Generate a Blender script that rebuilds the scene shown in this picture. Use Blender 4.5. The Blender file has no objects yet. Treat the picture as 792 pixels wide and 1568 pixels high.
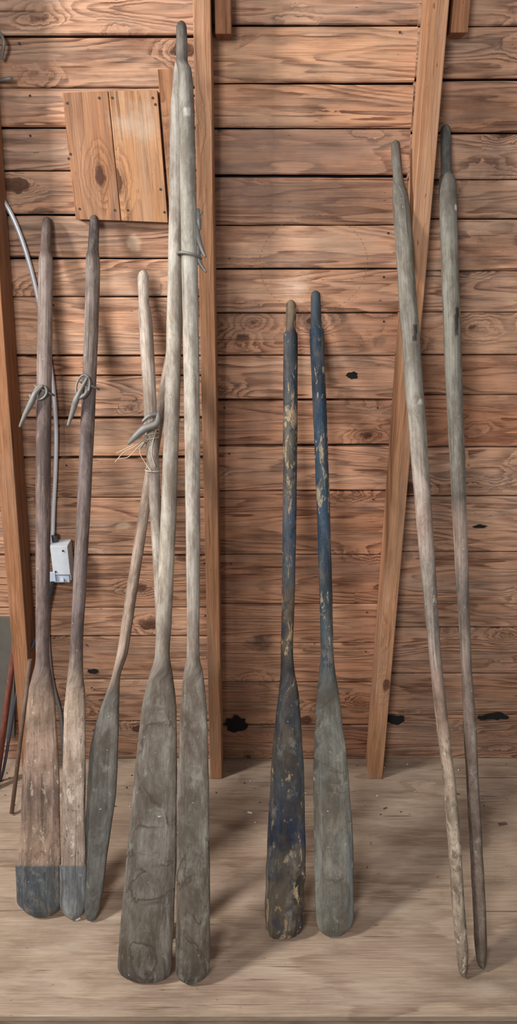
import bpy, bmesh, math, random
import numpy as np
from mathutils import Vector, Matrix
random.seed(7); rng=np.random.RandomState(5)
sc=bpy.context.scene
try: sc.view_settings.view_transform='Standard'
except Exception: pass

# ---------------------------------------------------------------- camera model (measurements in a 792x1568 grid)
F_=1130.0; TH=math.atan(0.405); H=1.6; CX,CY=396.0,784.0
ct,st=math.cos(TH),math.sin(TH)
D=H/math.tan(TH+math.atan((1162-CY)/F_))
CAM=Vector((0,-D,H))
def ray(px,py):
    a=(px-CX)/F_; b=-(py-CY)/F_
    return Vector((a, ct+b*st, -st+b*ct))
def P(px,py,y=0.0):
    r=ray(px,py); s=(y+D)/r.y
    return CAM+r*s
def FL(px,py,z=0.0):
    r=ray(px,py); s=(z-H)/r.z
    return CAM+r*s
def lin(c):
    return tuple(((v/255)/12.92 if v/255<=.04045 else ((v/255+.055)/1.055)**2.4) for v in c)

# ---------------------------------------------------------------- node helpers
class NT:
    def __init__(s,name):
        s.m=bpy.data.materials.new(name); s.m.use_nodes=True; s.t=s.m.node_tree; s.t.nodes.clear()
        s.out=s.n('ShaderNodeOutputMaterial'); s.b=s.n('ShaderNodeBsdfPrincipled'); s.l(s.b.outputs[0],s.out.inputs[0])
    def n(s,t,**k):
        x=s.t.nodes.new(t)
        for a,b in k.items(): setattr(x,a,b)
        return x
    def l(s,a,b): s.t.links.new(a,b)
    def set(s,inp,v):
        if isinstance(v,bpy.types.NodeSocket): s.l(v,inp)
        else: inp.default_value=v
    def math(s,op,a,b=0.0,c=0.0,clamp=False):
        x=s.n('ShaderNodeMath',operation=op); x.use_clamp=clamp
        s.set(x.inputs[0],a); s.set(x.inputs[1],b); s.set(x.inputs[2],c); return x.outputs[0]
    def vmul(s,a,v):
        x=s.n('ShaderNodeVectorMath',operation='MULTIPLY'); s.set(x.inputs[0],a); s.set(x.inputs[1],v); return x.outputs[0]
    def vadd(s,a,v):
        x=s.n('ShaderNodeVectorMath',operation='ADD'); s.set(x.inputs[0],a); s.set(x.inputs[1],v); return x.outputs[0]
    def noise(s,v,scale=1,detail=3,rough=.5,dist=0):
        x=s.n('ShaderNodeTexNoise'); s.l(v,x.inputs['Vector']); x.inputs['Scale'].default_value=scale
        x.inputs['Detail'].default_value=detail; x.inputs['Roughness'].default_value=rough; x.inputs['Distortion'].default_value=dist
        return x.outputs['Fac']
    def mr(s,v,a,b,c=0,d=1,smooth=True):
        x=s.n('ShaderNodeMapRange'); x.interpolation_type='SMOOTHSTEP' if smooth else 'LINEAR'
        s.set(x.inputs[0],v); s.set(x.inputs[1],a); s.set(x.inputs[2],b); s.set(x.inputs[3],c); s.set(x.inputs[4],d); return x.outputs[0]
    def mix(s,f,a,b,mode='MIX'):
        x=s.n('ShaderNodeMix',data_type='RGBA',blend_type=mode)
        s.set(x.inputs[0],f)
        for i,v in ((6,a),(7,b)):
            if isinstance(v,tuple): v=tuple(v)+((1,) if len(v)==3 else ())
            s.set(x.inputs[i],v)
        return x.outputs[2]
    def bump(s,h,strength=.3,dist=.002):
        x=s.n('ShaderNodeBump'); x.inputs['Strength'].default_value=strength; x.inputs['Distance'].default_value=dist
        s.l(h,x.inputs['Height']); s.l(x.outputs[0],s.b.inputs['Normal'])

def wood_mat(name,light,dark,rings=13,contrast=.6,knots=.25,stains_and_shading=(),rough=.75,tint=True,blot=.35,blotcol=(98,72,57),
             vfreq=12,stretch=(1.0,8.0),knotcol=(74,46,34),pale=.4,palecol=(214,176,146),bumps=.5,kscale=(6.4,11.0),grey=.3,streaks=.5):
    t=NT(name); uv=t.n('ShaderNodeUVMap'); uv.uv_map='UVMap'; U=uv.outputs[0]
    sep=t.n('ShaderNodeSeparateXYZ'); t.l(U,sep.inputs[0])
    n1=t.noise(t.vmul(U,(stretch[0],stretch[1],1)),1.0,3,.5,.35)
    vn=t.n('ShaderNodeTexVoronoi'); t.l(t.vadd(t.vmul(U,(kscale[0],kscale[1],1)),(3.3,1.7,0)),vn.inputs['Vector']); vn.inputs['Scale'].default_value=1
    sepc=t.n('ShaderNodeSeparateColor'); t.l(vn.outputs['Color'],sepc.inputs[0])
    sparse=t.math('LESS_THAN',sepc.outputs[0],knots)
    kd=t.math('ADD',vn.outputs['Distance'],t.math('MULTIPLY',t.math('SUBTRACT',t.noise(U,40,3,.6),.5),.24))
    kb=t.math('MULTIPLY',t.math('POWER',t.mr(kd,.02,.6,1,0,False),1.6),sparse)
    cs=t.math('MULTIPLY',sepc.outputs[1],.12)
    core=t.math('MULTIPLY',t.mr(t.math('SUBTRACT',kd,cs),.05,.11,1,0),sparse)
    halo=t.math('MULTIPLY',t.mr(kd,.06,.36,1,0),sparse)
    f=t.math('ADD',t.math('MULTIPLY',n1,rings),t.math('MULTIPLY',sep.outputs[1],vfreq))
    f=t.math('ADD',f,t.math('MULTIPLY',kb,5.0))
    f=t.math('ADD',f,t.math('MULTIPLY',t.noise(t.vmul(U,(7,60,1)),1,4,.6),.9))
    fr=t.math('FRACT',f)
    ring=t.math('MULTIPLY',t.mr(fr,.25,.85,0,1),t.mr(fr,.88,1.0,1,0))
    cvar=t.mr(t.noise(t.vmul(U,(2.2,14,1)),1.3,4,.6),.33,.58,.25,1.0)
    streak=t.mr(t.noise(t.vmul(U,(5,170,1)),1,3,.6),.3,.62,.5,1.0)
    rc=t.math('MULTIPLY',t.math('MULTIPLY',ring,t.math('MULTIPLY',cvar,streak)),contrast)
    col=t.mix(rc,lin(light),lin(dark))
    col=t.mix(t.math('MULTIPLY',halo,.4),col,lin(dark))
    fib=t.noise(t.vmul(U,(9,330,1)),1,3,.6)
    col=t.mix(.65,col,t.mix(t.mr(fib,.3,.7),(.52,.48,.46),(1.02,1.01,1.01)),'MULTIPLY')
    st2=t.noise(t.vmul(U,(1.6,60,1)),1,4,.65)
    col=t.mix(t.mr(st2,.48,.68,0,streaks),col,lin(blotcol))
    bl=t.noise(t.vmul(U,(3.4,9,1)),1,5,.7)
    col=t.mix(t.mr(bl,.44,.70,0,blot),col,lin(blotcol))
    gr=t.noise(t.vmul(t.vadd(U,(2,8,0)),(2.6,16,1)),1,5,.7)
    col=t.mix(t.mr(gr,.42,.66,0,grey),col,lin((158,138,122)))
    bl2=t.noise(t.vmul(t.vadd(U,(9,4,0)),(2.4,12,1)),1.2,5,.65)
    col=t.mix(t.mr(bl2,.48,.68,0,pale),col,lin(palecol))
    sp=t.noise(t.vmul(U,(40,120,1)),1,2)
    col=t.mix(t.mr(sp,.70,.77,0,.6),col,lin((66,42,30)))
    ck=t.noise(t.vmul(U,(3,90,1)),1,2,.5,.3)
    col=t.mix(t.mr(ck,.67,.71,0,.6),col,lin((70,44,32)))
    col=t.mix(t.math('MULTIPLY',core,.85),col,lin(knotcol))
    if tint:
        a=t.n('ShaderNodeAttribute'); a.attribute_name='tint'
        col=t.mix(1.0,col,a.outputs['Color'],'MULTIPLY')
    if stains_and_shading:
        tc=t.n('ShaderNodeTexCoord'); O=tc.outputs['Object']
        wob=t.noise(t.vmul(O,(1,1,1.6)),20,4,.65)
        for (c,r,s,colr,soft) in stains_and_shading:
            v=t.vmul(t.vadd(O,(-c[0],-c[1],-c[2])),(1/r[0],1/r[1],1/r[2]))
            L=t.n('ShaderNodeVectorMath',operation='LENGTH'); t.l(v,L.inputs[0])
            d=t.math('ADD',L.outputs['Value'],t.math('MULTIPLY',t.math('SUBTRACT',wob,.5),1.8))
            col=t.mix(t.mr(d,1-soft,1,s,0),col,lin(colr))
    t.l(col,t.b.inputs['Base Color']); t.b.inputs['Roughness'].default_value=rough
    t.b.inputs['Specular IOR Level'].default_value=.25
    hb=t.math('ADD',t.math('MULTIPLY',ring,.6),t.math('ADD',fib,st2))
    t.bump(hb,bumps,.0015)
    return t.m

def oar_mat(name,chipcol,chip2,grain=.5,crack=.5,seed=0,chipmix=.6,thr0=.78,chs=(24,62),dirt=(88,76,64)):
    t=NT(name); uv=t.n('ShaderNodeUVMap'); uv.uv_map='UVMap'; U=t.vadd(uv.outputs[0],(seed*3.1,seed*1.7,0))
    a=t.n('ShaderNodeAttribute'); a.attribute_name='tint'
    c=t.n('ShaderNodeAttribute'); c.attribute_name='chip'
    b=t.n('ShaderNodeAttribute'); b.attribute_name='blade'
    col=a.outputs['Color']
    w=t.noise(t.vmul(U,(7,26,1)),1,6,.75,.3)
    col=t.mix(t.mr(w,.36,.62,0,.8),col,t.mix(1.0,col,lin((166,154,144)),'MULTIPLY'))
    dd=t.noise(t.vmul(t.vadd(U,(8,1,0)),(11,34,1)),1,6,.75,.2)
    col=t.mix(t.mr(dd,.50,.66,0,.5),col,t.mix(.55,col,lin(dirt)))
    w2=t.noise(t.vmul(t.vadd(U,(5,2,0)),(10,40,1)),1,6,.75)
    col=t.mix(t.mr(w2,.47,.68,0,.45),col,t.mix(.45,col,lin(chipcol)))
    fib=t.noise(t.vmul(U,(6,300,1)),1,4,.7)
    g=t.math('MULTIPLY',grain,t.math('SUBTRACT',1.0,t.math('MULTIPLY',b.outputs['Fac'],.35)))
    col=t.mix(g,col,t.mix(t.mr(fib,.33,.66),(.5,.47,.45),(1.08,1.08,1.08)),'MULTIPLY')
    fib2=t.noise(t.vmul(U,(2.6,90,1)),1,3,.6,.2)
    col=t.mix(t.mr(fib2,.62,.68,0,grain),col,lin((62,52,44)))
    n=t.noise(t.vmul(t.vadd(U,(1,7,0)),(chs[0],chs[1],1)),1,6,.72,.3)
    thr=t.math('SUBTRACT',thr0,t.math('MULTIPLY',c.outputs['Fac'],.5))
    m=t.mr(t.math('SUBTRACT',n,thr),-.01,.03,0,chipmix)
    col=t.mix(m,col,lin(chipcol))
    n2=t.noise(t.vmul(t.vadd(U,(11,3,0)),(chs[0]*1.3,chs[1]*1.2,1)),1,6,.7,.3)
    m2=t.mr(t.math('SUBTRACT',n2,t.math('ADD',thr,.0)),-.01,.04,0,.75)
    col=t.mix(m2,col,lin(chip2))
    cn=t.noise(t.vmul(t.vadd(U,(2,9,0)),(4.5,8,1)),1,5,.55,.5)
    ed=t.math('MULTIPLY',t.mr(cn,.493,.5,0,1),t.mr(cn,.5,.535,1,0))
    brk=t.mr(t.noise(t.vadd(U,(3,3,0)),12,3),.40,.52,0,1)
    cm=t.math('MULTIPLY',t.math('MULTIPLY',ed,t.math('MULTIPLY',b.outputs['Fac'],brk)),crack)
    col=t.mix(cm,col,lin((62,50,40)))
    d=t.noise(t.vmul(t.vadd(U,(4,4,0)),(9,14,1)),1,7,.75)
    col=t.mix(t.math('MULTIPLY',t.mr(d,.45,.60,0,.75),b.outputs['Fac']),col,t.mix(.5,col,lin((76,62,48))))
    d2=t.noise(t.vmul(t.vadd(U,(6,2,0)),(16,30,1)),1,6,.7)
    col=t.mix(t.math('MULTIPLY',t.mr(d2,.56,.68,0,.4),b.outputs['Fac']),col,t.mix(.5,col,lin((176,172,162))))
    sp=t.noise(t.vmul(U,(120,150,1)),1,2)
    col=t.mix(t.mr(sp,.72,.77,0,.7),col,lin((196,190,178)))
    t.l(col,t.b.inputs['Base Color']); t.b.inputs['Roughness'].default_value=.68; t.b.inputs['Specular IOR Level'].default_value=.3
    t.bump(t.math('ADD',fib,t.math('ADD',t.math('MULTIPLY',m,.8),t.math('MULTIPLY',w,.5))),.5,.0013)
    return t.m

def plain_mat(name,c,rough=.6,metal=0,var=.3,scale=60):
    t=NT(name); tc=t.n('ShaderNodeTexCoord')
    n=t.noise(tc.outputs['Object'],scale,4,.6)
    col=t.mix(t.mr(n,.35,.7,0,var),lin(c),tuple(v*.45 for v in lin(c)))
    t.l(col,t.b.inputs['Base Color']); t.b.inputs['Roughness'].default_value=rough; t.b.inputs['Metallic'].default_value=metal
    t.bump(n,.2,.001); return t.m

# ---------------------------------------------------------------- mesh builder
class MB:
    def __init__(s): s.v=[];s.f=[];s.uv=[];s.t=[];s.c=[];s.bl=[];s.mi=[];s.sm=[]
    def vert(s,p,tint=(1,1,1),chip=0,bl=0): s.v.append(tuple(p)); s.t.append(tint); s.c.append(chip); s.bl.append(bl); return len(s.v)-1
    def face(s,idx,uvs,mi=0,smooth=False): s.f.append(tuple(idx)); s.uv.append(uvs); s.mi.append(mi); s.sm.append(smooth)
    def make(s,name,mats,parent=None):
        me=bpy.data.meshes.new(name); me.from_pydata(s.v,[],s.f)
        ul=me.uv_layers.new(name='UVMap'); k=0
        for u in s.uv:
            for q in u: ul.data[k].uv=q; k+=1
        a=me.color_attributes.new('tint','FLOAT_COLOR','POINT')
        for i,q in enumerate(s.t): a.data[i].color=(*q,1)
        b=me.attributes.new('chip','FLOAT','POINT')
        for i,q in enumerate(s.c): b.data[i].value=q
        b=me.attributes.new('blade','FLOAT','POINT')
        for i,q in enumerate(s.bl): b.data[i].value=q
        for m in mats: me.materials.append(m)
        for i,p in enumerate(me.polygons): p.material_index=s.mi[i]; p.use_smooth=s.sm[i]
        me.update(); o=bpy.data.objects.new(name,me); sc.collection.objects.link(o)
        if parent: o.parent=parent
        return o
    def box8(s,c,tint=(1,1,1),mi=0,uo=(0,0)):
        ids=[s.vert(p,tint) for p in c]
        V=[Vector(p) for p in c]; L=(V[4]-V[0]).length
        per=[0]
        for i in range(4): per.append(per[-1]+(V[(i+1)%4]-V[i]).length)
        for i in range(4):
            j=(i+1)%4
            s.face([ids[i],ids[j],ids[4+j],ids[4+i]],[(uo[0],uo[1]+per[i]),(uo[0],uo[1]+per[i+1]),(uo[0]+L,uo[1]+per[i+1]),(uo[0]+L,uo[1]+per[i])],mi)
        s.face([ids[3],ids[2],ids[1],ids[0]],[(0,0),(.0,.04),(.04,.04),(.04,0)],mi)
        s.face([ids[4],ids[5],ids[6],ids[7]],[(0,0),(.0,.04),(.04,.04),(.04,0)],mi)
    def tube(s,pts,rad,n=10,tint=(1,1,1),mi=0,closed=False,cap=True):
        pts=[Vector(p) for p in pts]; N=len(pts)
        if not hasattr(rad,'__len__'): rad=[rad]*N
        rings=[]; up=None; L=0
        for i,p in enumerate(pts):
            a=pts[(i-1)%N] if closed or i>0 else p; b=pts[(i+1)%N] if closed or i<N-1 else p
            T=(b-a).normalized()
            if up is None: up=Vector((0,-1,0)) if abs(T.y)<.9 else Vector((0,0,1))
            u=(up-T*up.dot(T)).normalized(); up=u; w=T.cross(u)
            if i: L+=(p-pts[i-1]).length
            rings.append(([s.vert(p+(w*math.cos(2*math.pi*k/n)+u*math.sin(2*math.pi*k/n))*rad[i],tint) for k in range(n)],L))
        M=N if closed else N-1
        for i in range(M):
            r0,l0=rings[i]; r1,l1=rings[(i+1)%N]
            if closed and i==N-1: l1=l0+.01
            for k in range(n):
                kk=(k+1)%n; du=rad[i]*2*math.pi/n
                s.face([r0[k],r0[kk],r1[kk],r1[k]],[(l0,k*du),(l0,k*du+du),(l1,k*du+du),(l1,k*du)],mi,True)
        if cap and not closed:
            s.face(rings[0][0][::-1],[(0,0)]*n,mi); s.face(rings[-1][0],[(0,0)]*n,mi)

def spline(pts,n=12):
    pts=[Vector(p) for p in pts]; out=[]
    for i in range(len(pts)-1):
        p0=pts[max(i-1,0)];p1=pts[i];p2=pts[i+1];p3=pts[min(i+2,len(pts)-1)]
        for k in range(n):
            t=k/n
            out.append(.5*((2*p1)+(p2-p0)*t+(2*p0-5*p1+4*p2-p3)*t*t+(3*p1-3*p2+p3-p0)*t**3))
    out.append(pts[-1]); return out

# ---------------------------------------------------------------- room shell
XC=P(321,600,-.09).x
stains_and_shading=[(P(395,985),(.055,.05,.04),.8,(64,48,42),.9),
 (P(372,852),(.06,.05,.055),.5,(96,72,60),.9),
 (P(440,300),(.22,.05,.05),.5,(112,90,80),.9),
 (P(370,230),(.12,.05,.12),.4,(116,94,84),.9),  # greyer brown tone right of the centre stud
 (P(480,225),(.16,.05,.05),.35,(116,94,84),.9),
 (P(765,548),(.05,.05,.03),.5,(84,62,52),.9),
 (P(765,250),(.07,.05,.06),.45,(104,80,68),.9),
 (P(205,372),(.022,.05,.026),.45,(222,190,162),.6),
 (P(625,852),(.016,.05,.02),.6,(110,94,80),.6),
 (P(580,522),(.022,.05,.022),.6,(110,88,70),.6),
 (P(190,805),(.025,.05,.014),.4,(220,190,162),.6),
 (P(215,62),(.05,.05,.03),.5,(120,78,58),.9),
 (P(18,170),(.06,.05,.07),.5,(112,88,76),.95),  # shade beside the left stud, painted into the board colour
 (P(730,180),(.05,.05,.03),.45,(120,86,66),.9),
 (P(452,440),(.05,.05,.05),.4,(228,200,176),.95),  # brighter middle of the wall, light painted into the colour
 (P(700,1130),(.25,.05,.04),.35,(94,72,60),.95),  # darker low bands along the wall foot, here to the list end
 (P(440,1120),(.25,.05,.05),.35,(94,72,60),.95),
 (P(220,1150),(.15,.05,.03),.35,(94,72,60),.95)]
M_wall=wood_mat('sheathing_pine',(206,158,126),(108,70,52),rings=17,contrast=1.0,knots=.30,stains_and_shading=stains_and_shading,blot=.55,bumps=.8,grey=.4,pale=.42)
M_stud=wood_mat('stud_pine',(178,132,98),(128,88,64),rings=4,contrast=.5,knots=.1,vfreq=45,blot=.35,pale=.2,grey=.3)
M_ply=wood_mat('plywood_floor',(170,149,128),(126,103,85),rings=9,contrast=.8,knots=.03,blot=.65,blotcol=(116,97,80),vfreq=2,stretch=(1.0,2.6),rough=.8,
   pale=.4,palecol=(184,168,150),bumps=.25,grey=.35,knotcol=(100,78,62),streaks=.15)
M_panel=wood_mat('panel_pine',(190,146,108),(132,90,62),rings=8,contrast=.8,knots=.2,vfreq=20,blot=.45,pale=.15,grey=.4,
   stains_and_shading=[(P(208,188,-.025),(.075,.05,.055),.4,(190,176,158),.95)])
M_dark=plain_mat('painted_gap_shade',(16,12,9),.95)  # near-black colour stands in for shade inside board gaps and knot holes
M_nail=plain_mat('rusty_nail',(62,46,40),.7,.3)

wb=MB()
def board(x0,x1,z0,z1,tint,gap):
    n=max(2,int((x1-x0)/.05)); uo=(random.uniform(0,40),random.uniform(0,40))
    y1=random.uniform(-.003,.0015)
    ph=random.uniform(0,9); rings=[]
    for i in range(n+1):
        x=x0+(x1-x0)*i/n
        e0=gap*.5*(1+.8*math.sin(x*3+ph))+random.uniform(0,.001); e1=gap*.5*(1+.8*math.sin(x*2.3+ph+2))+random.uniform(0,.001)
        pr=[(.02,z0+e0),(y1+.003,z0+e0),(y1,z0+e0+.003),(y1,z1-e1-.003),(y1+.003,z1-e1),(.02,z1-e1)]
        rings.append([wb.vert((x,y,z),tint) for y,z in pr])
        rings[-1].append(pr)
    for i in range(n):
        for k in range(5):
            xa=x0+(x1-x0)*i/n; xb=x0+(x1-x0)*(i+1)/n
            za,zb=rings[i][6][k][1],rings[i][6][k+1][1]; zc,zd=rings[i+1][6][k][1],rings[i+1][6][k+1][1]
            wb.face([rings[i][k],rings[i+1][k],rings[i+1][k+1],rings[i][k+1]],
              [(xa+uo[0],za+uo[1]),(xb+uo[0],zc+uo[1]),(xb+uo[0],zd+uo[1]),(xa+uo[0],zb+uo[1])])
    for r,fl in ((rings[0],0),(rings[-1],1)):
        wb.face(r[:6] if fl else r[:6][::-1],[(0,0)]*6)
XR=P(612,600,-.09).x
mid=[-140,-55,38,128,197,270,345,412,480,545,612,682,752,850,925,985,1045,1110,1161]
lef=[-140,-50,55,135,196,262,330,396,455,545,575,640,700,762,850,930,975,1040,1105,1161]
rig=[-140,-60,40,123,205,275,335,415,478,543,605,685,760,845,925,962,1032,1095,1161]
midt={2:(1.06,1.0,.93),3:(1.0,.93,.86),4:(.84,.79,.78),5:(.78,.73,.72),6:(1.10,1.07,1.06),7:(1.08,1.04,1.02),8:(.92,.84,.80),9:(1.08,1.02,.99),10:(.84,.73,.68),11:(1.0,.92,.88),12:(.80,.68,.61),13:(.76,.64,.58),14:(.86,.76,.70),15:(.94,.86,.80),16:(.82,.73,.67),17:(.74,.66,.62)}
def course(seams,x0,x1,manual={}):
    zs=[P(396,s).z for s in seams]; zs[-1]=0.0
    for i in range(len(zs)-1):
        b=random.uniform(.78,1.12)*(1 if i<12 else .9); w=random.uniform(-.03,.03)
        tn=manual.get(i,(b+w,b-.02,b-w-.03))
        board(x0,x1,zs[i+1],zs[i],tn,random.choice([.0012,.0022,.0032,.0045]))
course(lef,-2.0,XC); course(mid,XC,XR,midt); course(rig,XR,2.0,{10:(.80,.65,.57),3:(.86,.78,.74),9:(.92,.80,.72)})
wb.box8([(-2,.022,0),(-2,.03,0),(-2,.03,2.35),(-2,.022,2.35),(2,.022,0),(2,.03,0),(2,.03,2.35),(2,.022,2.35)],mi=1)
for (cx,cy,rx,ry) in ((362,1109,18,13),(607,1102,16,8),(759,1097,22,7),(142,1028,10,4),(738,1099,9,4),(345,20,9,3),(735,806,12,3),(540,575,10,6)):  # knot holes are flat dark patches, the shade inside them painted
    n=18; pts=[]
    for k in range(n):
        a=2*math.pi*k/n; q=random.uniform(.65,1.1)
        p=P(cx+math.cos(a)*rx*q,cy+math.sin(a)*ry*q,-.0036); pts.append(p)
    ids=[wb.vert(p) for p in pts]; wb.face(ids[::-1],[(0,0)]*n,1)
for seams,xs in ((lef,[XC-.03,P(90,600).x]),(mid,[XC+.035,XR-.035]),(rig,[XR+.04])):
    for s in seams[1:-1]:
        for x in xs:
            if random.random()<.55:
                z=P(396,s+12).z; x2=x+random.uniform(-.01,.01); n=8
                ids=[wb.vert((x2+.0028*math.cos(2*math.pi*k/n),-.0038,z+.0028*math.sin(2*math.pi*k/n))) for k in range(n)]
                wb.face(ids,[(0,0)]*n,2)
wall=wb.make('wall_back',[M_wall,M_dark,M_nail])
cb=MB(); c0=P(480,405); R=(P(562,405)-c0).length
pts=[Vector((c0.x+R*math.cos(2*math.pi*k/120),-.0032,c0.z+R*.86*math.sin(2*math.pi*k/120))) for k in range(120)]
for k in range(0,120,2): cb.tube(pts[k:k+2],.00035,5)
M_pencil=plain_mat('scribe_mark',(150,108,84),.9)
o=cb.make('scribed_circle',[M_pencil],wall)

def bar(mb,p0,p1,w,d,tint=(1,1,1)):
    p0=Vector(p0);p1=Vector(p1); uo=(random.uniform(0,30),random.uniform(0,30))
    def loop(p):
        return [(p.x-w/2,p.y+d,p.z),(p.x+w/2,p.y+d,p.z),(p.x+w/2,p.y,p.z),(p.x-w/2,p.y,p.z)]
    mb.box8(loop(p0)+loop(p1),tint,uo=uo)
def bevel(o,w=.002):
    m=o.modifiers.new('bv','BEVEL'); m.width=w; m.segments=2; m.limit_method='ANGLE'
def stud(name,topx,topy,botx,boty,w,tint,d=.086,ztop=2.3):
    yf=-.0895
    a=P(topx,topy,yf); b=P(botx,boty,yf); k=(ztop-b.z)/(a.z-b.z); t=b+(a-b)*k; k0=(0-b.z)/(a.z-b.z); q=b+(a-b)*k0
    mb=MB(); bar(mb,(q.x,yf,0.0005),(t.x,yf,ztop),w,d,tint); o=mb.make(name,[M_stud]); bevel(o); return o
stud('wall_stud',309,20,331,1190,.036,(1.0,.93,.86))
stud('wall_stud',672,20,576,1190,.040,(1.05,1.0,.94))
stud('wall_stud',-19,360,29,980,.042,(.84,.72,.62))
stud('wall_stud',1010,360,865,980,.040,(.95,.9,.84))
mb=MB(); a=P(341,0,-.06); bar(mb,(a.x,-.06,P(341,52,-.06).z),(a.x,-.06,2.3),.034,.056,(.80,.66,.58)); bevel(mb.make('trim_1',[M_stud]))
mb=MB(); a=P(708,0,-.06); bar(mb,(a.x,-.06,P(708,50,-.06).z),(a.x,-.06,2.3),.036,.056,(.95,.82,.72)); bevel(mb.make('trim_2',[M_stud]))
mb=MB()
def slab(mb,quad,y,th,tint):
    q=[P(a,b,y) for a,b in quad]
    back=[p+Vector((0,th,0)) for p in q]
    uo=(random.uniform(0,30),random.uniform(0,30))
    mb.box8([q[3],q[2],back[2],back[3],q[0],q[1],back[1],back[0]],tint,uo=uo)
slab(mb,[(241,106),(268,104),(272,330),(260,330)],-.0225,.0185,(.85,.72,.64)); bevel(mb.make('wood_batten',[M_panel]))
mb=MB()
slab(mb,[(95,142),(165,139),(185,338),(116,336)],-.0265,.0225,(.84,.70,.62))
slab(mb,[(166,139),(241,138),(257,341),(186,338)],-.0265,.0225,(1.04,.94,.84))
for (x,y) in ((103,158),(108,236),(122,320),(152,150),(172,150),(234,150),(238,160),(246,290),(252,325),(196,322),(105,243),(176,322)):
    p=P(x,y,-.0272); n=8
    ids=[mb.vert((p.x+.003*math.cos(2*math.pi*k/n),p.y,p.z+.003*math.sin(2*math.pi*k/n))) for k in range(n)]; mb.face(ids,[(0,0)]*n,1)
o=mb.make('wood_patch_panel',[M_panel,M_nail]); bevel(o,.0015)

ye=FL(396,1556).y
fb=MB()
fb.box8([(-2,ye,-.018),(-2,0.02,-.018),(-2,0.02,0),(-2,ye,0),(2,ye,-.018),(2,0.02,-.018),(2,0.02,0),(2,ye,0)],(1,1,1),uo=(3.1,7.7))
o=fb.make('floor_plywood',[M_ply]); bevel(o,.002)
fb=MB(); y=ye-1.6
while y<.02:
    y2=min(y+.14,.03)
    fb.box8([(-2,y,-.05),(-2,y2-.003,-.05),(-2,y2-.003,-.0185),(-2,y,-.0185),(2,y,-.05),(2,y2-.003,-.05),(2,y2-.003,-.0185),(2,y,-.0185)],(.45,.42,.4),uo=(y*31,y*17)); y+=.14
fb.make('floor',[M_ply])

# ---------------------------------------------------------------- oars
def pchip(xs,ys,q):
    xs=np.array(xs,float);ys=np.array(ys,float);h=np.diff(xs);d=np.diff(ys)/h;m=np.zeros(len(xs))
    for i in range(1,len(xs)-1):
        if d[i-1]*d[i]>0: m[i]=2*d[i-1]*d[i]/(d[i-1]+d[i])
    m[0]=d[0];m[-1]=d[-1]
    i=np.clip(np.searchsorted(xs,q)-1,0,len(h)-1); t=(q-xs[i])/h[i]
    return (2*t**3-3*t*t+1)*ys[i]+(t**3-2*t*t+t)*h[i]*m[i]+(-2*t**3+3*t*t)*ys[i+1]+(t**3-t*t)*h[i]*m[i+1]
def shaftfit(st_,neck):
    """smooth the measured shaft with a quadratic through the shaft stations"""
    a=[s for s in st_]
    y0=a[0][0]; idx=[i for i,s in enumerate(a) if s[0]>y0+75 and s[0]<=neck-5]
    if len(idx)<4: return a
    Y=np.array([a[i][0] for i in idx],float)
    for j in (1,2):
        V=np.array([a[i][j] for i in idx],float); p=np.polyfit((Y-Y[0])/500,V,2); F=np.polyval(p,(Y-Y[0])/500)
        for k,i in enumerate(idx):
            s=list(a[i]); s[j]=.2*V[k]+.8*F[k]; a[i]=tuple(s)
    return a
class Lean:
    def __init__(s,ytop_px,depth_top,ybot_px,zb=.009):
        s.t=P(396,ytop_px,-depth_top); s.b=FL(396,ybot_px,zb)
        dirv=(s.b-s.t).normalized(); s.dir=dirv; s.n=Vector((0,dirv.z,-dirv.y)); 
        if s.n.y>0: s.n=-s.n
    def at(s,px,py,off=0):
        r=ray(px,py); p0=s.t+s.n*off
        k=(p0-CAM).dot(s.n)/r.dot(s.n); return CAM+r*k
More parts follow.
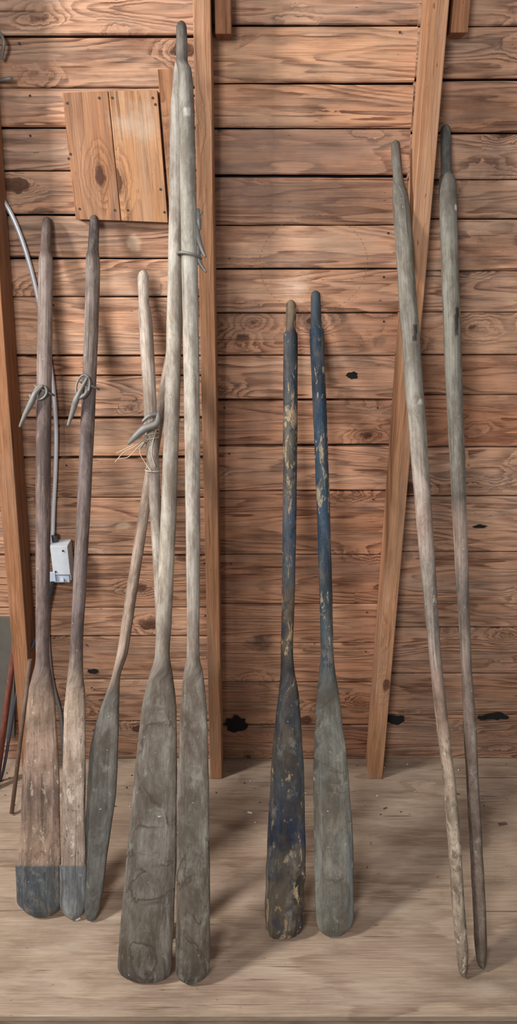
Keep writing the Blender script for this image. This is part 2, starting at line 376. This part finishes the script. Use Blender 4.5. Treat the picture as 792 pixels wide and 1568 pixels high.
def oar(L,st_,neck,cols,chips,mat,bladeth=.013,yaw=0,deep=None,extra=None,wob=.12):
    name='wooden_oar'
    st_=shaftfit(st_,neck)
    ys=[a[0] for a in st_]; q=[]
    y=ys[0]
    while y<ys[-1]: q.append(y); y+=1.5 if (y<ys[0]+14 or y>ys[-1]-32) else 4
    q.append(ys[-1])
    for a in st_: q.append(a[0])
    q=np.array(sorted(set(q)),float)
    xl=pchip(ys,[a[1] for a in st_],q); xr=pchip(ys,[a[2] for a in st_],q)
    s1,s2=rng.uniform(0,9,2)
    fade=np.clip((ys[-1]-q)/40,0,1)
    bw=np.where(q>neck+60,2.2,1.0)
    xl=xl+wob*bw*fade*(np.sin(q*.055+s1)+.6*np.sin(q*.13+s2)); xr=xr+wob*bw*fade*(np.sin(q*.048+s2)+.6*np.sin(q*.11+s1))
    cy=[c[0] for c in cols]; C=np.array([lin(c[1]) for c in cols])
    hy=[c[0] for c in chips]; hv=[c[1] for c in chips]
    mb=MB(); n=36; rings=[]; Lacc=0; prev=None; neckw=.015
    for i,yy in enumerate(q):
        a=L.at(xl[i],yy); b=L.at(xr[i],yy); c=(a+b)/2; w=max((b-a).length/2,.0008)
        if yy<=neck: dth=w*.98; e=2.0; neckw=w
        else:
            k=min(1,(yy-neck)/110.0); k=k*k*(3-2*k)
            dth=neckw*(1-k)+ (bladeth/2)*k; e=2.0+1.2*k
            if deep: dth=neckw*(1-k)+deep*k; e=2
            dth=min(dth,max(w,.002)*6 if deep else max(w,.001))
        de=q[-1]-yy
        if de<10 and yy>neck and not deep: dth*=.45+.055*de
        if deep and de<40: dth*=.5+.5*de/40
        tint=tuple(np.interp(yy,cy,C[:,j]) for j in range(3)); ch=float(np.interp(yy,hy,hv))
        bl=min(1,max(0,(yy-neck-15)/40))
        if prev is not None: Lacc+=(c-prev).length
        prev=c
        X=Vector((1,0,0)); Nn=L.n
        ca,sa=math.cos(yaw),math.sin(yaw); Xr=X*ca+Nn*sa; Nr=Nn*ca-X*sa
        ring=[]
        for k in range(n):
            th=2*math.pi*k/n; cc,ss=math.cos(th),math.sin(th)
            u=math.copysign(abs(cc)**(2/e),cc); v=math.copysign(abs(ss)**(2/e),ss)
            p=c+Xr*(w*u)+Nr*(dth*v)
            tt=tint
            if extra: 
                r=extra(xl[i]+(xr[i]-xl[i])*(u*.5+.5),yy)
                if r: tt=tuple(tt[j]*(1-r[1])+lin(r[0])[j]*r[1] for j in range(3))
            ring.append(mb.vert(p,tt,ch,bl))
        rings.append((ring,Lacc,w,dth))
    for i in range(len(rings)-1):
        r0,l0,w0,d0=rings[i]; r1,l1,w1,d1=rings[i+1]
        for k in range(n):
            kk=(k+1)%n
            def vv(k2,w,d): 
                a=2*math.pi*k2/n
                f=min(1,max(0,(w/d-1)/1.0))
                return (1-f)*(-a*w*.8)+f*(math.cos(a)*w) + (0.37 if k<n/2 else 0.9)
            mb.face([r0[k],r0[kk],r1[kk],r1[k]],[(l0,vv(k,w0,d0)),(l0,vv(k+1,w0,d0)),(l1,vv(k+1,w1,d1)),(l1,vv(k,w1,d1))],0,True)
    mb.face(rings[0][0],[(0,0)]*n); mb.face(rings[-1][0][::-1],[(0,0)]*n)
    o=mb.make(name,[mat])
    bm=bmesh.new(); bm.from_mesh(o.data); bmesh.ops.recalc_face_normals(bm,faces=bm.faces); bm.to_mesh(o.data); bm.free()
    return o

LA=Lean(345,.022,1403)
cap=(78,86,92)
oarA=oar(LA,[(333,69,75),(336,66,78),(345,64,79),(385,62,78),(393,60,80),(410,59,81),(500,58,80),(600,56,79),(700,55,78),(800,55,77),(900,55,76),(1000,55,75),(1015,54,76),(1040,48,80),(1060,44,83),(1100,40,86),(1150,37,89),(1200,34,91),(1250,32,92),(1322,28,93),(1326,24,95),(1380,26,94),(1393,36,89),(1400,44,82),(1404,54,72)],1010,
 [(333,(88,74,68)),(385,(106,88,80)),(400,(156,140,132)),(580,(150,134,126)),(620,(116,98,96)),(800,(128,110,106)),(980,(122,104,100)),(1030,(128,110,102)),(1080,(164,136,116)),(1180,(156,130,114)),(1220,(122,100,90)),(1290,(166,140,120)),(1323,(146,124,108)),(1325,cap),(1404,(78,86,90))],
 [(333,.2),(1030,.24),(1100,.36),(1320,.4),(1326,.2),(1404,.2)],oar_mat('oar_weathered_brown',(196,178,160),(92,72,62),.75,.25,1,.5))
LB=Lean(345,.048,1407)
oarB=oar(LB,[(330,141,147),(333,138,150),(345,137,152),(385,134,151),(392,132,152),(410,131,153),(500,130,151),(600,126,147),(700,121,142),(800,116,137),(900,112,132),(1000,107,127),(1030,104,127),(1060,101,130),(1100,98,131),(1200,96,131),(1322,95,131),(1326,92,133),(1385,92,131),(1398,97,127),(1403,101,122),(1407,107,115)],1000,
 [(330,(68,58,58)),(388,(82,70,68)),(400,(142,128,120)),(560,(138,124,118)),(640,(112,98,96)),(800,(126,110,106)),(980,(120,106,102)),(1040,(150,132,118)),(1080,(190,168,148)),(1200,(184,164,148)),(1322,(168,150,136)),(1325,(118,124,128)),(1407,(106,114,118))],
 [(330,.2),(1030,.24),(1100,.34),(1322,.4),(1326,.2),(1407,.2)],oar_mat('oar_pale_blade',(204,190,172),(98,80,70),.75,.25,2,.5))
LS=Lean(440,.02,1408)
oar(LS,[(432,276,282),(436,272,286),(480,266,280),(495,263,281),(600,243,259),(750,218,234),(800,210,226),(850,202,219),(900,194,212),(950,187,204),(1000,179,195),(1040,170,184),(1060,163,183),(1100,149,182),(1150,138,181),(1200,134,179),(1250,132,173),(1300,131,166),(1350,130,159),(1390,130,153),(1402,131,149),(1409,134,145)],1030,
 [(430,(160,142,130)),(1000,(172,150,132)),(1040,(148,130,116)),(1060,(112,106,98)),(1200,(106,104,98)),(1409,(90,92,90))],
 [(430,.2),(1409,.2)],oar_mat('oar_grey_blade',(154,150,140),(78,70,64),.5,.3,3))
LC=Lean(425,.085,1440)
oarC=oar(LC,[(414,217,223),(418,213,226),(425,211,228),(462,212,228),(475,212,231),(500,213,234),(600,219,239),(700,224,243),(800,231,248),(900,236,252),(1000,239,256),(1030,237,259),(1100,232,262),(1200,230,262),(1300,228,260),(1400,225,258),(1430,230,252),(1440,236,246)],1000,
 [(414,(200,186,172)),(600,(190,174,160)),(700,(166,154,144)),(850,(180,168,154)),(1000,(168,156,144)),(1440,(120,112,102))],
 [(414,.22),(1440,.2)],oar_mat('oar_bare_wood',(206,194,180),(112,96,84),.6,.3,4,.5))
L1=Lean(105,.135,1503)
oar1=oar(L1,[(95,270,279),(98,268,281),(110,266,281),(140,264,281),(155,262,283),(190,261,284),(300,259,282),(400,257,280),(500,255,278),(600,253,276),(700,250,273),(800,246,271),(900,241,265),(960,239,262),(1003,237,260),(1030,230,264),(1060,222,268),(1100,215,271),(1200,205,271),(1300,195,270),(1400,186,267),(1460,181,264),(1478,180,264),(1490,184,262),(1498,194,255),(1504,210,240)],1000,
 [(95,(160,154,146)),(400,(178,170,158)),(520,(192,182,168)),(600,(170,160,148)),(700,(164,154,142)),(860,(188,178,162)),(990,(150,138,126)),(1020,(122,112,102)),(1150,(118,110,100)),(1300,(116,110,102)),(1440,(104,96,86)),(1504,(78,73,67))],
 [(95,.22),(1504,.2)],oar_mat('oar_grey_long',(190,184,172),(96,84,74),.4,.8,5,.5),bladeth=.014)
L2=Lean(45,.165,1506)
oarL2=oar(L2,[(33,275,281),(36,272,284),(42,270,286),(95,270,288),(105,272,293),(150,273,297),(200,274,299),(300,276,301),(400,278,302),(500,280,304),(600,282,306),(700,283,307),(800,284,307),(900,285,306),(980,287,305),(1005,286,306),(1030,281,311),(1080,277,316),(1150,274,319),(1300,271,321),(1400,270,322),(1460,269,322),(1482,269,321),(1495,272,315),(1502,278,307),(1506,286,298)],1000,
 [(33,(92,84,78)),(70,(126,118,110)),(94,(96,90,84)),(104,(138,132,122)),(190,(152,148,138)),(400,(172,166,154)),(620,(190,180,166)),(880,(170,160,148)),(990,(166,154,142)),(1020,(134,124,112)),(1100,(112,101,90)),(1300,(114,108,98)),(1420,(104,94,82)),(1506,(80,76,68))],
 [(33,.2),(1000,.22),(1506,.2)],oar_mat('oar_grey_long_b',(200,196,184),(90,76,66),.4,.8,6,.5),bladeth=.014,
 extra=lambda x,y: ((214,216,210),.9) if (abs(y-176)<7 and abs(x-288)<5) else None)
L3=Lean(470,.022,1438)
def exD1(x,y):
    if y>1335 and x>453+5*math.sin(y*.25)-(y-1335)*.06: return ((34,29,26),.9)
    if y>1310 and y<1350 and math.sin(x*1.3)>.2: return ((48,56,70),.6)
oar(L3,[(460,443,449),(463,440,452),(470,438,454),(505,438,453),(514,434,456),(530,434,456),(600,434,456),(700,433,455),(800,433,454),(900,432,452),(1000,430,449),(1025,430,451),(1060,427,457),(1100,422,461),(1200,414,466),(1300,409,468),(1340,407,468),(1362,407,465),(1385,406,467),(1400,406,463),(1420,407,464),(1430,410,458),(1437,418,446)],1010,
 [(460,(126,104,84)),(505,(102,88,76)),(512,(54,58,66)),(590,(62,68,76)),(630,(88,86,82)),(700,(100,92,80)),(750,(78,80,82)),(780,(72,80,92)),(880,(80,86,94)),(920,(112,98,80)),(980,(100,90,76)),(1020,(46,49,56)),(1100,(54,58,65)),(1200,(66,69,72)),(1235,(44,51,66)),(1285,(38,47,68)),(1310,(80,78,74)),(1360,(110,100,86)),(1437,(94,86,76))],
 [(460,.42),(512,.32),(600,.38),(640,.5),(740,.5),(790,.36),(900,.4),(980,.46),(1030,.3),(1200,.34),(1437,.42)],oar_mat('oar_blue_worn',(162,138,106),(40,46,60),.5,.3,7,.8,.77,(15,46)),extra=exD1,wob=.15)
L4=Lean(455,.022,1433)
def exD2(x,y):
    if 1090<y<1180 and x<485+3*math.sin(y*.2): return ((60,54,48),.7)
    if 1030<y<1420 and x>533 and y>1100: return ((90,104,116),.45)
oar(L4,[(446,480,487),(449,477,490),(455,476,491),(500,476,493),(508,474,496),(530,475,497),(600,478,499),(700,482,503),(800,486,506),(900,489,509),(1000,491,511),(1025,489,513),(1060,486,519),(1100,483,524),(1150,480,530),(1200,480,535),(1300,481,541),(1400,484,542),(1415,486,539),(1426,491,532),(1433,500,522)],1010,
 [(446,(66,76,84)),(500,(62,73,84)),(508,(48,71,94)),(580,(50,64,80)),(640,(50,76,100)),(740,(62,78,90)),(800,(66,90,112)),(860,(62,80,94)),(960,(76,86,92)),(1030,(98,102,100)),(1080,(116,116,109)),(1300,(119,117,109)),(1433,(106,106,98))],
 [(446,.32),(600,.36),(690,.46),(760,.5),(800,.38),(960,.4),(1000,.46),(1040,.26),(1433,.24)],oar_mat('oar_blue_grey',(172,154,126),(46,56,70),.45,.4,8,.8,.77,(15,46)),extra=exD2,wob=.15)
L5=Lean(225,.03,1490)
oar(L5,[(216,603,609),(219,600,612),(225,599,613),(275,602,618),(300,601,625),(350,604,631),(400,608,633),(450,610,637),(500,613,642),(600,621,650),(700,630,656),(800,638,662),(900,647,668),(1000,657,676),(1100,668,685),(1150,675,690),(1200,680,697),(1300,688,705),(1400,695,711),(1470,701,716),(1486,703,714),(1493,706,712)],1020,
 [(216,(108,100,92)),(290,(118,114,106)),(400,(144,138,126)),(560,(138,132,122)),(620,(158,152,140)),(720,(168,156,144)),(800,(176,154,142)),(880,(160,150,140)),(960,(140,130,122)),(1040,(160,136,124)),(1120,(166,144,128)),(1160,(182,164,144)),(1350,(170,154,136)),(1493,(148,134,118))],
 [(216,.24),(1100,.3),(1150,.44),(1493,.44)],oar_mat('oar_grey_pink',(192,180,162),(98,80,68),.5,.3,9,.55),deep=.02,yaw=-.25,
 extra=lambda x,y: ((56,46,38),.9) if (abs(y-513)<14 and abs(x-630)<3.5) else (((226,222,212),.9) if (abs(y-617)<4 and abs(x-638)<4) else None))
L6=Lean(205,.03,1480)
oar(L6,[(192,679,686),(195,676,689),(200,675,690),(265,675,692),(275,673,697),(300,673,699),(400,675,703),(500,678,706),(600,683,708),(700,690,712),(800,694,715),(900,699,718),(1000,705,722),(1100,711,727),(1200,717,731),(1300,722,737),(1400,727,742),(1465,730,744),(1475,732,743),(1481,735,740)],1020,
 [(192,(80,80,78)),(265,(94,92,88)),(280,(120,116,108)),(420,(136,132,120)),(600,(128,124,114)),(745,(132,126,116)),(760,(98,92,84)),(790,(158,140,128)),(860,(156,138,126)),(890,(126,116,108)),(1000,(130,114,104)),(1150,(122,106,98)),(1240,(102,88,80)),(1360,(124,108,96)),(1481,(104,92,82))],
 [(192,.24),(1200,.28),(1481,.38)],oar_mat('oar_grey_brown',(184,172,154),(82,66,56),.5,.3,10,.5),deep=.02,yaw=-.3,
 extra=lambda x,y: ((46,38,32),.9) if (abs(y-495)<22 and abs(x-693)<3.5) else (((226,222,212),.9) if (abs(y-322)<4 and abs(x-694)<4) else None))

# ---------------------------------------------------------------- oarlocks
M_iron=plain_mat('oarlock_galvanised',(124,120,114),.55,.3)
def oarlock(parent,L,ring_c,loop,pins):
    mb=MB()
    cx,cy,wid,tilt=ring_c
    c=L.at(cx,cy); r=(L.at(cx+wid,cy)-c).length+.0045
    pts=[]
    for k in range(28):
        a=2*math.pi*k/28
        pts.append(c+Vector((1,0,0))*r*math.cos(a)+L.n*(r*math.sin(a))+L.dir*(r*tilt*math.cos(a)))
    mb.tube(pts,.003,8,closed=True)
    if loop:
        lx,ly,rx,ry,rot,off=loop; pts=[]
        for k in range(24):
            a=2*math.pi*k/24; u=rx*math.cos(a);v=ry*math.sin(a)
            pts.append(L.at(lx+u*math.cos(rot)-v*math.sin(rot),ly+u*math.sin(rot)+v*math.cos(rot),off))
        mb.tube(pts,.0028,8,closed=True)
    for path,rads in pins:
        pts=spline([L.at(*q) for q in path],6); rr=np.interp(np.linspace(0,1,len(pts)),np.linspace(0,1,len(rads)),rads)
        mb.tube(pts,list(rr),10)
    return mb.make('oarlock',[M_iron],parent)
oarlock(oarA,LA,(68,598,11,.5),(62,601,9,11,.6,.024),[([(66,590,.026),(54,602,.03),(48,616,.028),(38,636,.024),(30,654,.02)],[.003,.006,.0075,.0055,.0025]),([(50,612,.028),(46,604,.03)],[.006,.004])])
oarlock(oarB,LB,(137,590,11,.4),(127,592,10,18,.2,.024),[([(134,578,.026),(122,600,.03),(116,614,.028),(110,634,.022),(104,652,.02)],[.003,.005,.0075,.0055,.003]),([(116,612,.026),(128,606,.03),(134,598,.028)],[.004,.004,.003])])
oarlock(oarC,LC,(231,650,11,-.5),None,[([(243,632,.025),(240,648,.032),(222,656,.03),(208,668,.026),(196,680,.02)],[.004,.008,.01,.008,.003]),([(246,634,.025),(230,636,.03),(218,646,.03)],[.003,.006,.003]),([(222,676,.02),(212,690,.02)],[.003,.002])])
oarlock(oarL2,L2,(290,392,14,.2),None,[([(303,320,.0),(304,340,.002),(306,352,.0)],[.0035,.006,.003]),([(301,340,.0),(303,365,.0),(309,382,.0),(315,394,.0)],[.004,.007,.0055,.0025]),([(303,375,0),(305,400,0),(316,417,0)],[.005,.005,.002]),([(305,330,0),(309,323,0)],[.003,.003])])
M_tw=plain_mat('twine',(198,178,150),.9)
mb=MB()
for j,yy in enumerate((652,657,661,666,671,720)):
    c=LC.at(232 if yy<700 else 234,yy); r=(LC.at(242,yy)-LC.at(232,yy)).length+.002
    mb.tube([c+Vector((1,0,0))*r*math.cos(a)+LC.n*(r+.001)*math.sin(a)+LC.dir*(.004*math.cos(a+j)) for a in np.linspace(0,2*math.pi,25)[:-1]],.0014,6,closed=True)
for path in ([(225,668),(205,684),(190,692),(176,708)],[(224,666),(206,680),(186,690),(178,694)],[(226,670),(208,688),(196,700),(180,702)],[(228,672),(214,690),(222,708),(232,722)],[(240,655),(232,690),(238,715)]):
    mb.tube(spline([LC.at(a,b,.018+.003*(i%2)) for i,(a,b) in enumerate(path)],6),.0009,5)
mb.make('twine_lashing',[M_tw],oarC)

# ---------------------------------------------------------------- electrical
M_cond=plain_mat('conduit_steel',(214,216,220),.4,.3,.1)
mb=MB(); path=spline([P(-60,255,-.02),P(-20,285,-.012),P(5,308,-.012),P(25,345,-.012),P(44,400,-.012),P(60,465,-.012),P(74,540,-.012),P(82,600,-.012),P(86,660,-.012),P(85,720,-.012),P(82,780,-.012),P(80,838,-.02)],40)
mb.tube(path,[.0062 if i%2 else .0048 for i in range(len(path))],12); mb.make('flexible_conduit',[M_cond])
M_cab=plain_mat('cable_blue',(52,58,72),.5,0,.2)
mb=MB()
mb.tube(spline([P(82,885,-.03),P(76,915,-.03),P(66,950,-.03),P(52,985,-.05),P(36,1020,-.07),P(22,1080,-.09),P(14,1130,-.1),P(2,1190,-.1),P(-20,1230,-.1)],12),.0046,10); mb.make('electric_cable',[M_cab])
M_cab2=plain_mat('cable_grey',(120,120,118),.5,0,.2)
mb=MB()
mb.tube(spline([P(80,885,-.02),P(75,925,-.01),P(74,975,-.009),P(80,1040,-.009),P(92,1090,-.009),P(96,1130,-.009),P(97,1158,-.009)],12),.005,10); mb.make('electric_cable',[M_cab2])
M_box=plain_mat('box_plastic',(192,196,202),.45,0,.12); M_box2=plain_mat('box_cover',(172,182,196),.4,0,.1); M_scr=plain_mat('screw',(90,90,92),.4,.8)
def bbox(mb,x0,x1,z0,z1,y0,y1,mi):
    mb.box8([(x0,y0,z0),(x1,y0,z0),(x1,y1,z0),(x0,y1,z0),(x0,y0,z1),(x1,y0,z1),(x1,y1,z1),(x0,y1,z1)],mi=mi)
mb=MB(); a=P(76,836,-.05); b=P(109,890,-.05)
bbox(mb,a.x,b.x,b.z,a.z,-.045,-.0035,0)
bbox(mb,a.x+.002,b.x+.001,b.z+.022,a.z+.001,-.054,-.0455,0)
bbox(mb,a.x+.001,b.x-.004,b.z-.004,b.z+.018,-.05,-.0455,1)
bbox(mb,a.x-.010,a.x+.008,b.z+.002,b.z+.03,-.056,-.0505,1)
mb.tube([(b.x-.022,-.051,b.z+.006),(b.x-.022,-.058,b.z+.006)],.005,12,mi=0)
mb.tube([(b.x-.012,-.0545,a.z-.012),(b.x-.012,-.057,a.z-.012)],.003,10,mi=2)
mb.tube([(a.x+.010,-.0545,b.z+.032),(a.x+.010,-.057,b.z+.032)],.003,10,mi=2)
mb.tube([(a.x+.008,-.02,a.z-.002),(a.x+.008,-.02,a.z+.02)],.009,12,mi=2)
mb.tube([(a.x+.008,-.026,b.z+.002),(a.x+.008,-.026,b.z-.018)],.008,12,mi=2)
o=mb.make('junction_box',[M_box,M_box2,M_scr]); bevel(o,.002)

M_pole=oar_mat('pole_red_brown',(150,110,96),(90,50,44),.5,.3,12,.4)
mb=MB(); mb.tube([P(36,885,-.015),FL(-6,1205,.008)],.009,12,tint=lin((128,70,58)))
mb.make('wooden_pole',[M_pole])
mb=MB(); mb.tube([P(46,1010,-.13),FL(18,1245,.008)],.006,12,tint=lin((120,98,84)))
mb.make('wooden_pole',[M_pole])
M_pan=plain_mat('grey_board',(88,84,76),.8,0,.4,12)
mb=MB(); slab(mb,[(-120,946),(22,946),(22,1130),(-120,1130)],-.013,.009,(1,1,1)); mb.make('grey_backing_board',[M_pan])
mb=MB(); mb.tube(spline([P(-14,58,-.004),P(-2,50,-.02),P(6,66,-.03),P(2,90,-.02)],8),.004,8); mb.tube([P(-10,124,-.004),P(4,122,-.02),P(18,120,-.03)],.004,8); mb.make('wall_hook',[M_iron])

M_chip=plain_mat('paint_flake',(232,230,226),.7); M_deb=plain_mat('debris_dark',(96,72,60),.9)
mb=MB()
def flake(px,py,l,w,ang,mi):
    p=FL(px,py,.0008); c,s=math.cos(ang),math.sin(ang)
    X=Vector((c,s,0))*l;Y=Vector((-s,c,0))*w
    q=[p-X-Y,p+X-Y*.6,p+X*.8+Y,p-X+Y*.7]; up=Vector((0,0,.0025))
    mb.box8([q[0],q[1],q[2],q[3],q[0]+up,q[1]+up,q[2]+up,q[3]+up],mi=mi)
flake(383,1245,.007,.003,-.3,0); flake(120,1408,.006,.002,.5,0)
flake(770,1262,.012,.005,.1,1); flake(590,1238,.006,.002,.4,1); flake(700,1216,.008,.002,-.4,1)
for i in range(70):
    flake(random.uniform(0,792),1170+abs(random.gauss(0,60)),random.uniform(.001,.003),random.uniform(.0008,.0015),random.uniform(0,3),random.choice([0,1,1]))
mb.make('floor_litter',[M_chip,M_deb])

# ---------------------------------------------------------------- light
def area(name,loc,target,size,power,col,sy=None):
    l=bpy.data.lights.new(name,'AREA'); l.energy=power; l.color=col; l.size=size
    if sy: l.shape='RECTANGLE'; l.size_y=sy
    o=bpy.data.objects.new(name,l); sc.collection.objects.link(o); o.location=loc
    o.rotation_euler=(Vector(target)-Vector(loc)).to_track_quat('-Z','Y').to_euler(); return o
area('window_light',(-2.35,-1.35,2.75),(0,0,.9),.4,112,(1,.98,.95),.5)
area('doorway_light',(-.7,-3.0,2.2),(0,0,.8),.6,56,(.98,.99,1))
w=bpy.data.worlds.new('World'); sc.world=w; w.use_nodes=True
bg=w.node_tree.nodes['Background']; bg.inputs[0].default_value=(.95,.97,1,1); bg.inputs[1].default_value=.36

cam=bpy.data.cameras.new('camera'); co=bpy.data.objects.new('camera',cam); sc.collection.objects.link(co)
cam.sensor_fit='VERTICAL'; cam.sensor_height=36; cam.lens=36*F_/1568; co.location=CAM
co.rotation_euler=(math.pi/2-TH,0,0); cam.clip_start=.02
sc.camera=co
